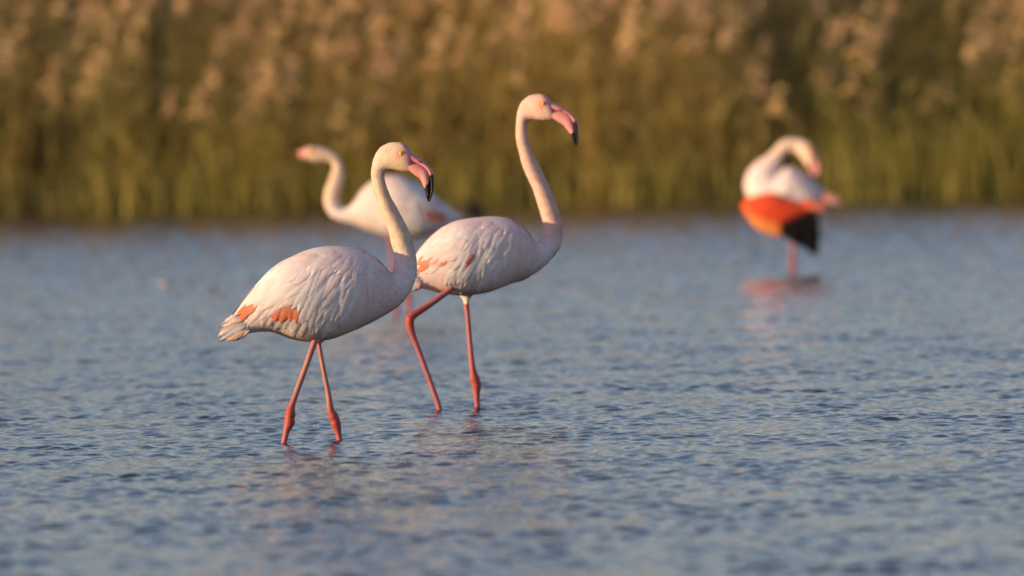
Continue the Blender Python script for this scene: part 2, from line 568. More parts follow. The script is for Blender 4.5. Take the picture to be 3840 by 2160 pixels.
def leg(bird, pts, yoff, mud=0.0, joint=None, foot=True, nth=14):
    """pts: (x,y,width) in photo pixels from the feathers to the water, then on to the bed"""
    pts = [(p[0], p[1], p[2]) for p in pts]
    a, b = pts[-2], pts[-1]
    dx = (b[0] - a[0]) / max(1.0, (b[1] - a[1]))
    depth = 0.205 * bird.S
    pts.append((b[0] + dx * depth * 0.6, b[1] + depth * 0.6, b[2]))
    pts.append((b[0] + dx * depth * 0.9, b[1] + depth, b[2] * 0.9))
    Q = crom(pts, 6)
    X, Z = bird.L(Q[:, 0], Q[:, 1]); r = 0.93 * Q[:, 2] / bird.S / 2
    P = np.stack([bird.bx(X, yoff), Z], -1)
    tg = np.gradient(P, axis=0); tg /= np.linalg.norm(tg, axis=1, keepdims=True)
    nr = np.stack([-tg[:, 1], tg[:, 0]], -1)
    th = np.linspace(0, 2 * math.pi, nth, endpoint=False)
    # a tendon ridge down the shin: slightly squared section
    rad = 1 + 0.10 * np.cos(2 * th) + 0.05 * np.cos(3 * th + 0.7)
    G = np.zeros((len(Q), nth, 3))
    G[..., 0] = P[:, None, 0] + nr[:, None, 0] * (r[:, None] * (np.cos(th) * rad)[None])
    G[..., 2] = P[:, None, 1] + nr[:, None, 1] * (r[:, None] * (np.cos(th) * rad)[None])
    G[..., 1] = yoff - (0.9 * r[:, None]) * (np.sin(th) * rad)[None]
    n = len(Q)
    i = np.arange(n - 1)[:, None] * nth + np.arange(nth)[None]
    j = np.arange(n - 1)[:, None] * nth + (np.arange(nth)[None] + 1) % nth
    F = np.stack([i, i + nth, j + nth, j], -1).reshape(-1, 4)
    col = np.zeros((n, nth, 3)); q = np.random.default_rng(int(pts[0][0]))
    for k in range(n):
        c = LEG_PINK.copy()
        if joint is not None:
            d = abs(Q[k, 1] - joint) / 55.0
            c = c + (LEG_RED - c) * math.exp(-d * d) * 0.9
            if mud > 0 and Q[k, 1] < joint - 40:
                m = mud * min(1, (joint - 40 - Q[k, 1]) / 60) * max(0, min(1, (Q[k, 1] - pts[0][1] - 40) / 60))
                c = c + (LEG_MUD - c) * m
        col[k] = c
    col *= 1 + 0.1 * q.normal(size=(n, nth, 1))
    me = mesh_np('leg', G.reshape(-1, 3), F, M_LEG, np.clip(col, 0, 1).reshape(-1, 3))
    o = link('leg', me, bird.root)
    # where it meets the water
    zi = np.argmin(np.abs(P[:, 1]))
    LEG_SPOTS.append((bird.root.location.x + P[zi, 0] * bird.cy - yoff * bird.sy, bird.root.location.y + P[zi, 0] * bird.sy + yoff * bird.cy))
    if foot:
        fx, fz = P[-1]
        sg = bird.face
        V = [(fx - sg * 0.012, yoff, fz + 0.012), (fx + sg * 0.085, yoff - 0.045, fz - 0.006), (fx + sg * 0.065, yoff - 0.02, fz - 0.003),
             (fx + sg * 0.10, yoff, fz - 0.006), (fx + sg * 0.065, yoff + 0.02, fz - 0.003), (fx + sg * 0.085, yoff + 0.045, fz - 0.006)]
        V2 = [(x, y, z - 0.012) for x, y, z in V]
        F1 = np.array([[0, 1, 2], [0, 2, 3], [0, 3, 4], [0, 4, 5]])
        F2 = F1[:, ::-1] + 6
        rim = [0, 1, 2, 3, 4, 5]
        F3 = np.array([[rim[k], rim[(k + 1) % 6], rim[(k + 1) % 6] + 6, rim[k] + 6] for k in range(6)])
        fo = link('foot', mesh_np('foot', np.array(V + V2), [F1, F2, F3], M_LEG, np.tile(LEG_PINK, (12, 1)), smooth=False), o)
    return o


def ball(name, loc, r, mat, parent, sy=1.0, seg=20, ring=12):
    th = np.linspace(0, math.pi, ring); ph = np.linspace(0, 2 * math.pi, seg, endpoint=False)
    G = np.stack([r * np.sin(th)[:, None] * np.cos(ph)[None], r * sy * np.cos(th)[:, None] + 0 * ph[None], r * np.sin(th)[:, None] * np.sin(ph)[None]], -1)
    i = np.arange(ring - 1)[:, None] * seg + np.arange(seg)[None]
    j = np.arange(ring - 1)[:, None] * seg + (np.arange(seg)[None] + 1) % seg
    F = np.stack([i, j, j + seg, i + seg], -1).reshape(-1, 4)
    o = link(name, mesh_np(name, G.reshape(-1, 3) + np.array(loc), F, mat), parent)
    return o


def eye(bird, keep, x, y, rpx):
    lx, lz = bird.L(x, y)
    r = rpx / bird.S
    h1 = bird.cast(keep['bvh'], lx, lz)[0]
    far = Vector((h1.x, h1.y, lz)) + Vector((bird.sy, bird.cy, 0))
    h2 = keep['bvh'].ray_cast(far, Vector((-bird.sy, -bird.cy, 0)))[0]
    for s, h in ((-1, h1), (1, h2)):
        d = Vector((bird.sy, bird.cy, 0)) * s
        e = ball('eye', h + d * r * 0.05, r, M_IRIS, bird.root, 0.6)
        ball('pupil', h + d * r * 0.58, r * 0.26, M_PUPIL, e, 0.5)


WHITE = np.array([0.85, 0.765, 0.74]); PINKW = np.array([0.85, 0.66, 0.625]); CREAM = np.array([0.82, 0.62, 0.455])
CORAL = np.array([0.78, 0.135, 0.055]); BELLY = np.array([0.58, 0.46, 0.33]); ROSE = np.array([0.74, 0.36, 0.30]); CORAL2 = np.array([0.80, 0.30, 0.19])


def mix(a, b, k):
    k = np.clip(k, 0, 1)[..., None]
    return a * (1 - k) + b * k


def vnoise(px, py, yy, sc, seed):
    q = np.random.default_rng(seed); e = np.zeros_like(px)
    for _ in range(8):
        a = q.normal(size=3)
        e += np.sin((a[0] * px + a[1] * py + a[2] * yy * 1300) / sc + q.uniform(0, 6.28))
    return e / 2.83


def upper_bill_col(ey, tip_black, nostril):
    def f(px, py, yy, t, th):
        c = np.tile(np.array([0.74, 0.26, 0.28]), (len(px), 1))
        c = mix(c, np.array([0.80, 0.36, 0.39]), (vnoise(px, py, yy, 9, 3) + 0.3) * 0.6)
        d = np.hypot((px - nostril[0]) / 9.0, (py - nostril[1] - 0.35 * (px - nostril[0])) / 2.6)
        c = mix(c, np.array([0.10, 0.02, 0.02]), (1.3 - d) * 2)
        edge = (np.cos(th) < -0.93)
        c = mix(c, np.array([0.035, 0.012, 0.012]), edge * np.clip((t - 1.2) * 3, 0, 1))
        c = mix(c, np.array([0.012, 0.010, 0.010]), (py - tip_black + 0.25 * vnoise(px, py, yy, 3, 5) * 6) / 4.0)
        return c
    return f


def close_bill(up, lo):
    """let the lower mandible's rim meet the upper one along the mouth line"""
    out = []
    for u, l in zip(up, lo):
        k = 0.10
        out.append((u[2] + (u[0] - u[2]) * k, u[3] + (u[1] - u[3]) * k, *l[2:]))
    return out


def lower_bill_col(lineA, lineB):
    ax, ay = lineA; bx, by = lineB
    nx, ny = -(by - ay), (bx - ax)
    L_ = math.hypot(nx, ny); nx /= L_; ny /= L_
    if ny < 0: nx, ny = -nx, -ny

    def f(px, py, yy, t, th):
        c = np.tile(np.array([0.80, 0.33, 0.32]), (len(px), 1))
        c = mix(c, np.array([0.82, 0.42, 0.41]), (vnoise(px, py, yy, 12, 4) + 0.3) * 0.6)
        edge = (np.cos(th) > 0.95)
        c = mix(c, np.array([0.03, 0.012, 0.012]), edge * np.clip((t - 1.2) * 3, 0, 1))
        d = (px - ax) * nx + (py - ay) * ny
        c = mix(c, np.array([0.012, 0.010, 0.010]), (d + vnoise(px, py, yy, 3, 6) * 1.5) / 4.0)
        return c
    return f


def body_col(eyepos, bellyline, neck_t, bill_t, pinkness=0.0, dirt_shade=0.0, billline=None):
    def f(px, py, yy, t, th):
        c = np.tile(WHITE, (len(px), 1))
        c = mix(c, PINKW, 0.6 + 0.4 * vnoise(px, py, yy, 60, 2) + pinkness)
        c = mix(c, BELLY, (py - bellyline) / 40.0 * (t < neck_t))          # tan below the belly line
        nk = np.clip((t - neck_t) / 2.0, 0, 1)
        c = mix(c, mix(CREAM, np.array([0.80, 0.53, 0.44]), np.full(len(px), min(1.0, 1.6 * pinkness))), nk * 0.9)
        if dirt_shade:  # grey-brown neck front: dirt, with its shading put into the colour too
            c = mix(c, np.array([0.42, 0.33, 0.27]), dirt_shade * nk * (np.cos(th) < -0.55) * (t < bill_t - 7) * (0.6 + 0.5 * vnoise(px, py, yy, 8, 9)) * (py < 830))
        c = c * (1 + (0.05 * vnoise(px, py, yy, 7, 12) + 0.04 * vnoise(px, py, yy, 18, 13)) * nk)[:, None]
        d = np.hypot(px - eyepos[0], (py - eyepos[1]) * 1.1)
        c = mix(c, np.array([0.78, 0.33, 0.16]), (1.0 - (d - 10) / 14.0) * 0.7 * (t > bill_t - 6))
        if billline is not None:
            (ax, ay), (bx, by) = billline
            c = mix(c, np.array([0.76, 0.36, 0.35]), ((px - ax) - (py - ay) * (bx - ax) / (by - ay)) * (1 if bx > ax else 1) / 4.0 * (t > bill_t - 5))
        else:
            c = mix(c, np.array([0.76, 0.42, 0.38]), (t - (bill_t - 0.9)) / 0.9)
        return c
    return f


def mirror_wing(bird, wing):
    w2 = wing.copy(); C.objects.link(w2); w2.parent = bird.root; w2.scale = (1, -0.92, 1)
    for ch in list(wing.children):
        c = ch.copy(); C.objects.link(c); c.parent = w2


def make_wing(bird):
    """the wing is an Empty at the shoulder that carries its feathers"""
    w = bpy.data.objects.new('wing', None); C.objects.link(w); w.parent = bird.root
    w.empty_display_size = 0.05
    return w


# feather tracts drawn on the nearest bird, reused on the others through an affine map
def wing_tracts(bird, keep, wing, f, sc, coral=True, tone=1.0):
    W1 = WHITE * tone; W2 = PINKW * tone; G1 = np.array([0.81, 0.76, 0.73]) * tone
    k = dict(f=f, sc=sc)
    if coral:
        tract(bird, keep, wing, [(1000, 1095), (990, 1122)], [(893, 1182), (872, 1218)], 5, 22, CORAL2, CORAL, lift0=0.003, lift1=0.009, **k)
        tract(bird, keep, wing, [(1050, 1120), (1120, 1120)], [(1010, 1206), (1050, 1212), (1112, 1210)], 9, 30, CORAL2, CORAL * np.array([1, 1.5, 1.5]), lift0=0.001, lift1=0.004, **k)
    # fluffy flank below the wing
    tract(bird, keep, wing, [(1090, 1150), (1180, 1160), (1310, 1140)], [(1050, 1240), (1140, 1262), (1225, 1262), (1270, 1235)], 16, 26, W1, G1, lift1=0.0035, jit=14, **k)
    tract(bird, keep, wing, [(1140, 1100), (1350, 1080)], [(1105, 1225), (1190, 1235), (1300, 1195)], 14, 26, W1, W1, lift1=0.004, jit=16, **k)
    # long rear feathers over the tail
    tract(bird, keep, wing, [(1010, 1065), (1080, 1110)], [(925, 1192), (950, 1205), (990, 1212)], 7, 22, W2, W1, lift1=0.003, jit=12, **k)
    tract(bird, keep, wing, [(1100, 990), (1150, 1080)], [(920, 1135), (965, 1148), (1040, 1152)], 9, 34, W1, W2, lift1=0.0045, jit=14, **k)
    # greater coverts hanging over the coral
    tract(bird, keep, wing, [(1165, 1010), (1330, 1040)], [(1085, 1148), (1132, 1215), (1170, 1200), (1265, 1180)], 11, 30, W1, G1, lift1=0.006, jit=20, **k)
    tract(bird, keep, wing, [(1190, 960), (1375, 1010)], [(1095, 1105), (1165, 1160), (1235, 1150), (1320, 1120)], 12, 28, W1, W1, lift1=0.004, jit=24, **k)
    tract(bird, keep, wing, [(1235, 940), (1375, 980)], [(1135, 1060), (1200, 1110), (1275, 1100), (1345, 1075)], 11, 28, W1, W2, lift1=0.004, jit=24, **k)
    # smooth mantle
    tract(bird, keep, wing, [(1120, 960), (1210, 942)], [(960, 1085), (1010, 1080), (1090, 1060)], 7, 44, W1, W1, lift1=0.0014, jit=16, **k)
    tract(bird, keep, wing, [(1200, 936), (1300, 931)], [(1050, 1020), (1120, 1030), (1200, 1035)], 7, 44, W2, W1, lift1=0.0014, jit=16, **k)
    tract(bird, keep, wing, [(1280, 931), (1380, 962)], [(1180, 990), (1240, 1020), (1320, 1035)], 8, 38, W2, W2, lift1=0.0016, jit=16, **k)


def affine(src, dst):
    A = np.array([[x, y, 1] for x, y in src], float)
    M = np.linalg.solve(A, np.array(dst, float))
    return lambda p: np.array([p[0], p[1], 1.0]) @ M


def tail_fan(bird, keep, roots, tips, n, w, cols, sc=1.0):
    t = bpy.data.objects.new('tail', None); C.objects.link(t); t.parent = bird.root; t.empty_display_size = 0.05
    Rr = lerp_poly(roots, n); T = lerp_poly(tips, n)
    for lay, yv in enumerate((0.024, 0.0, -0.030)):
        q = np.random.default_rng(lay + 3)
        for i in range(n):
            c = cols[(i + lay) % len(cols)]
            draped_feather(bird, keep, t, Rr[i] + q.normal(size=2) * 2 * sc, T[i] + q.normal(size=2) * 6 * sc, w * sc * q.uniform(.8, 1.2), c, c, free_y=(yv - 0.0015 * i, 0.15 * yv - 0.0015 * i), lift0=0, lift1=0.002, curve=q.normal() * 0.03)


GROUP = 'flamingos wading in the shallow water'
S1 = FPX / ground_at(1170, 1658).y


def flamingo_near():
    b = Bird((1170, 1658), S1, 24.0); b.face = 1; b.twist = (19, 26, -2)
    tag(b.root, 'flamingo striding with crossed legs, the sharpest one, two coral wing patches and grey-streaked throat', 'flamingo', GROUP)
    pairs = [(848, 1216, 880, 1266, .014), (890, 1165, 925, 1250, .032), (930, 1112, 975, 1242, .052), (985, 1048, 1030, 1245, .074),
             (1045, 992, 1075, 1263, .09), (1111, 956, 1115, 1276, .1), (1177, 931, 1165, 1282, .105), (1235, 923, 1225, 1276, .108),
             (1293, 925, 1285, 1256, .106), (1343, 935, 1340, 1232, .1), (1393, 963, 1395, 1206, .09), (1428, 1000, 1450, 1176, .075),
             (1446, 1023, 1500, 1140, .06), (1462, 1029, 1535, 1095, .049), (1474, 1014, 1555, 1050, .042), (1480, 985, 1560, 1003, .0365),
             (1478, 955, 1556, 956, .0325), (1467, 920, 1543, 904, .029), (1454, 867, 1528, 862, .0265), (1433, 815, 1501, 809, .0245),
             (1420, 783, 1482, 773, .0225), (1407, 741, 1461, 736, .021), (1397, 705, 1446, 696, .0198), (1390, 663, 1440, 667, .0192),
             (1392, 628, 1442, 647, .0195), (1401, 592, 1450, 639, .021), (1419, 560, 1465, 637, .0235), (1446, 541, 1482, 638, .0258),
             (1478, 534, 1500, 641, .0265), (1508, 538, 1517, 643, .0248), (1530, 552, 1531, 643, .021), (1541, 566, 1538, 643, .017)]
    keep = {}
    EY = (1504, 575)
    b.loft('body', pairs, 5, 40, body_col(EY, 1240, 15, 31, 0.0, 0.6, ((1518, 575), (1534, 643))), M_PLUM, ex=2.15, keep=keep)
    up = [(1512, 580, 1516, 612, .017), (1530, 568, 1532, 612, .0178), (1556, 583, 1558, 615, .0155), (1580, 601, 1577, 622, .0135), (1604, 621, 1595, 635, .012),
          (1620, 642, 1605, 653, .0108), (1626, 663, 1609, 672, .0098), (1627, 694, 1613, 698, .0086), (1623, 721, 1612, 724, .007), (1615, 749, 1608, 748, .004), (1607, 760, 1605, 758, .001)]
    lo = [(1516, 613, 1524, 640, .016), (1534, 613, 1536, 644, .0172), (1558, 616.5, 1557, 661, .0165), (1576, 624, 1569, 668, .0155), (1592, 637, 1577, 677, .0145), (1602, 655, 1584, 694, .013),
          (1606, 675, 1589, 705, .0112), (1610, 700, 1594, 723, .009), (1609, 725, 1597, 739, .007), (1606, 748, 1602, 752, .003), (1605, 757, 1604, 757, .0006)]
    b.loft('upper_bill', up, 7, 24, upper_bill_col(EY, 655, (1575, 608)), M_BILL)
    lo = close_bill(up, lo)
    b.loft('lower_bill', lo, 7, 24, lower_bill_col((1606, 680), (1588, 706)), M_BILL)
    eye(b, keep, *EY, 9.0)
    leg(b, [(1192, 1235, 30), (1184, 1268, 25), (1145, 1381, 22), (1102, 1500, 23), (1092, 1534, 34), (1090, 1552, 40), (1087, 1566, 37), (1087, 1582, 41), (1077, 1610, 27), (1066, 1658, 21)], -0.03, 0.4, 1560)
    leg(b, [(1192, 1240, 20), (1195, 1292, 17), (1210, 1381, 18), (1228, 1471, 20), (1238, 1540, 28), (1246, 1560, 37), (1254, 1578, 36), (1258, 1594, 39), (1264, 1618, 29), (1271, 1652, 23)], 0.03, 0.5, 1580)
    # thigh feathers
    for yo, pts in ((-0.03, [(1150, 1225, 1270, 1215, .04, -.03), (1158, 1248, 1250, 1245, .032, -.03), (1170, 1262, 1215, 1268, .018, -.03), (1175, 1276, 1196, 1280, .010, -.03)]),
                    (0.03, [(1160, 1235, 1260, 1225, .035, .03), (1172, 1262, 1232, 1262, .024, .03), (1184, 1285, 1208, 1288, .010, .03)])):
        b.loft('thigh', pts, 5, 20, lambda px, py, yy, t, th: np.tile(WHITE * 0.95, (len(px), 1)), M_PLUM)
    w = make_wing(b)
    wing_tracts(b, keep, w, None, 1.0)
    mirror_wing(b, w)
    tail_fan(b, keep, [(905, 1172), (940, 1235)], [(846, 1203), (828, 1240), (830, 1276), (872, 1272)], 9, 20, [WHITE, np.array([0.82, 0.52, 0.38]), WHITE, WHITE])
    down_coat(b, keep, 5200, (9, 16), 0.016, 0.008, 5, 0.0005)
    down_coat(b, keep, 6000, (15, 30), 0.0085, 0.0036, 6, 0.00045)
    return b


def flamingo_second():
    sc2 = FPX / ground_at(1720, 1535).y
    b = Bird((1720, 1535), sc2, 27.0); b.face = 1; b.twist = (20, 28, -6)
    tag(b.root, 'flamingo holding its head highest, one leg bent back at the joint as it walks', 'flamingo', GROUP)
    pairs = [(1528, 1012, 1522, 1090, .012), (1559, 962, 1560, 1080, .03), (1600, 910, 1600, 1084, .055), (1655, 860, 1640, 1096, .08),
             (1700, 834, 1690, 1105, .095), (1741, 822, 1730, 1109, .1), (1793, 815, 1780, 1106, .105), (1850, 812, 1828, 1097, .107),
             (1893, 817, 1870, 1081, .105), (1924, 834, 1905, 1067, .1), (1952, 857, 1950, 1055, .088), (1973, 886, 1990, 1033, .071),
             (1988, 904, 2030, 1007, .056), (2005, 911, 2068, 972, .046), (2022, 907, 2094, 942, .04), (2034, 888, 2106, 911, .036),
             (2040, 862, 2111, 874, .032), (2037, 838, 2107, 839, .0295), (2029, 808, 2100, 806, .028), (2015, 762, 2084, 760, .027),
             (1998, 710, 2064, 708, .026), (1977, 665, 2041, 658, .0248), (1960, 624, 2018, 615, .0232), (1949, 582, 1999, 579, .021),
             (1939, 544, 1985, 541, .0198), (1934, 506, 1977, 502, .019), (1935, 468, 1976, 474, .019), (1939, 430, 1980, 456, .02),
             (1948, 397, 1993, 450, .0217), (1964, 374, 2012, 450, .0245), (1985, 359, 2030, 451, .027), (2010, 354, 2047, 452, .0272),
             (2034, 354, 2061, 451, .0255), (2054, 364, 2071, 450, .0218), (2068, 380, 2078, 449, .0175)]
    keep = {}
    EY = (2039, 388)
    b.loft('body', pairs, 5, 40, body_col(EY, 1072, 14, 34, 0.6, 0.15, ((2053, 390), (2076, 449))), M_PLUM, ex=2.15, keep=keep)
    up = [(2046, 394, 2054, 417, .016), (2064, 383, 2068, 417, .0175), (2101, 398, 2104, 420, .015), (2129, 417, 2127, 428, .0128), (2153, 437, 2143, 445, .0115),
          (2164, 458, 2151, 464, .0105), (2169, 493, 2157, 494, .009), (2171, 524, 2160, 522, .0075), (2167, 541, 2161, 540, .005), (2162, 549, 2160, 548, .001)]
    lo = [(2054, 418, 2064, 444, .0155), (2070, 418, 2077, 448, .017), (2104, 421.5, 2098, 461, .016), (2127, 430, 2115, 472, .015), (2141, 447, 2127, 487, .0138), (2149, 466, 2138, 502, .0118),
          (2155, 495, 2145, 515, .0095), (2158, 522, 2151, 532, .007), (2160, 540, 2158, 545, .003), (2161, 549, 2160, 549, .0006)]
    b.loft('upper_bill', up, 7, 24, upper_bill_col(EY, 455, (2106, 413)), M_BILL)
    lo = close_bill(up, lo)
    b.loft('lower_bill', lo, 7, 24, lower_bill_col((2155, 492), (2137, 502)), M_BILL)
    eye(b, keep, *EY, 8.0)
    leg(b, [(1730, 1052, 26), (1712, 1066, 24), (1621, 1132, 24), (1560, 1172, 28), (1540, 1192, 35), (1541, 1224, 31), (1553, 1262, 24), (1572, 1310, 21), (1611, 1417, 20), (1637, 1489, 20), (1652, 1541, 23)], -0.05, 0.0, 1195)
    leg(b, [(1746, 1090, 24), (1748, 1133, 21), (1755, 1200, 19), (1766, 1328, 20), (1774, 1395, 26), (1780, 1420, 37), (1784, 1436, 36), (1787, 1450, 38), (1787, 1476, 28), (1791, 1535, 20)], 0.03, 0.0, 1435)
    b.loft('thigh', [(1712, 1090, 1790, 1090, .035, .03), (1722, 1108, 1772, 1110, .026, .03), (1735, 1126, 1760, 1126, .013, .03), (1740, 1142, 1757, 1142, .0075, .03)], 5, 20, lambda px, py, yy, t, th: np.tile(WHITE * 0.92, (len(px), 1)), M_PLUM)
    b.loft('thigh', [(1830, 985, 1810, 1060, .02, -.06), (1785, 990, 1765, 1074, .036, -.058), (1745, 1010, 1735, 1078, .036, -.056), (1715, 1040, 1718, 1078, .022, -.053), (1700, 1056, 1709, 1076, .010, -.05)], 5, 20, lambda px, py, yy, t, th: np.tile(WHITE * 0.97, (len(px), 1)), M_PLUM)
    w = make_wing(b)
    f = affine([(1260, 923), (1165, 1282), (860, 1245)], [(1845, 813), (1745, 1108), (1522, 1050)])
    tract(b, keep, w, [(1635, 945), (1640, 985)], [(1562, 995), (1560, 1015)], 4, 20, CORAL2, CORAL2, lift1=.004)
    tract(b, keep, w, [(1665, 940), (1690, 975)], [(1605, 985), (1640, 1000)], 4, 18, CORAL2, ROSE, lift1=.004)
    tract(b, keep, w, [(1785, 920), (1790, 930)], [(1738, 998), (1748, 1004)], 2, 16, CORAL * 0.9, CORAL, lift1=.003)
    wing_tracts(b, keep, w, f, 0.78, coral=False)
    tract(b, keep, w, [(1788, 915), (1793, 925)], [(1738, 998), (1748, 1002)], 2, 15, ROSE, CORAL, lift0=0.004, lift1=.0085)
    mirror_wing(b, w)
    tail_fan(b, keep, [(1570, 1010), (1580, 1065)], [(1522, 1030), (1508, 1060), (1520, 1092), (1545, 1085)], 6, 24, [WHITE, ROSE, WHITE], 1.0)
    down_coat(b, keep, 4800, (8.5, 15), 0.016, 0.008, 15, 0.0005)
    down_coat(b, keep, 5600, (14, 33), 0.0085, 0.0036, 16, 0.00045)
    return b


def flamingo_third():
    b = Bird((1500, 1178), FPX / ground_at(1500, 1178).y); b.face = -1
    tag(b.root, 'flamingo facing the other way with raised S-shaped neck, standing behind the striding pair', 'flamingo', GROUP)
    pairs = [(1738, 812, 1735, 826, .01), (1700, 788, 1690, 850, .035), (1657, 755, 1630, 874, .06), (1590, 704, 1570, 893, .09),
             (1529, 668, 1510, 898, .105), (1485, 656, 1460, 888, .108), (1437, 660, 1410, 873, .1), (1392, 680, 1370, 860, .085), (1355, 714, 1330, 844, .066),
             (1332, 749, 1295, 835, .051), (1308, 775, 1262, 824, .042), (1289, 778, 1236, 805, .037), (1275, 764, 1220, 778, .034), (1270, 745, 1214, 748, .032),
             (1277, 714, 1219, 712, .03), (1286, 685, 1230, 682, .0285), (1290, 655, 1243, 648, .027), (1288, 630, 1248, 630, .025), (1277, 599, 1244, 614, .024),
             (1254, 574, 1232, 606, .024), (1225, 558, 1205, 607, .026), (1190, 551, 1180, 606, .028), (1158, 549, 1155, 598, .025), (1140, 558, 1140, 590, .02)]
    keep = {}
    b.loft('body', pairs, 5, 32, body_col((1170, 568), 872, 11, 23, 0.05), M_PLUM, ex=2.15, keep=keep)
    f1 = lambda px, py, yy, t, th: mix(np.tile(np.array([0.70, 0.28, 0.25]), (len(px), 1)), np.array([0.012, .01, .01]), (t - 2.4) / 0.4)
    b.loft('upper_bill', [(1152, 557, 1150, 574, .018, 0.0), (1134, 560, 1132, 576, .017, .012), (1121, 566, 1122, 580, .0145, .035), (1114, 575, 1116, 586, .011, .06), (1114, 590, 1116, 596, .006, .078)], 5, 18, f1, M_BILL)
    b.loft('lower_bill', [(1150, 575, 1148, 592, .017, 0.0), (1132, 577, 1133, 592, .016, .012), (1122, 581, 1124, 593, .0135, .035), (1116, 587, 1119, 596, .0105, .058), (1116, 596, 1118, 600, .005, .074)], 5, 18, f1, M_BILL)
    eye(b, keep, 1170, 568, 6.5)
    leg(b, [(1455, 870, 20), (1462, 900, 15), (1470, 960, 13), (1476, 1060, 13), (1480, 1110, 20), (1483, 1130, 20), (1485, 1172, 14)], -0.03, 0.0, 1120)
    leg(b, [(1505, 880, 20), (1510, 910, 16), (1520, 1000, 14), (1527, 1080, 14), (1531, 1115, 21), (1534, 1135, 20), (1534, 1184, 14)], 0.03, 0.0, 1120)
    w = make_wing(b)
    f = affine([(1260, 923), (1165, 1282), (860, 1245)], [(1487, 655), (1515, 898), (1722, 826)])
    tract(b, keep, w, [(1568, 788), (1575, 812)], [(1668, 800), (1660, 828)], 6, 18, ROSE * 0.62, np.array([0.42, 0.12, 0.10]), lift0=.004, lift1=.010)  # wing patch: red darkened in the colour for the shade on it
    tract(b, keep, w, [(1490, 775), (1495, 785)], [(1520, 788), (1530, 795)], 2, 16, ROSE, ROSE, lift0=.004, lift1=.009)
    wing_tracts(b, keep, w, f, 0.6, coral=False)
    mirror_wing(b, w)
    tail_fan(b, keep, [(1690, 800), (1690, 840)], [(1742, 810), (1745, 828), (1720, 842)], 5, 16, [WHITE, ROSE], 0.7)
    down_coat(b, keep, 2500, (6, 22), 0.012, 0.004, 25, 0.0005)
    return b


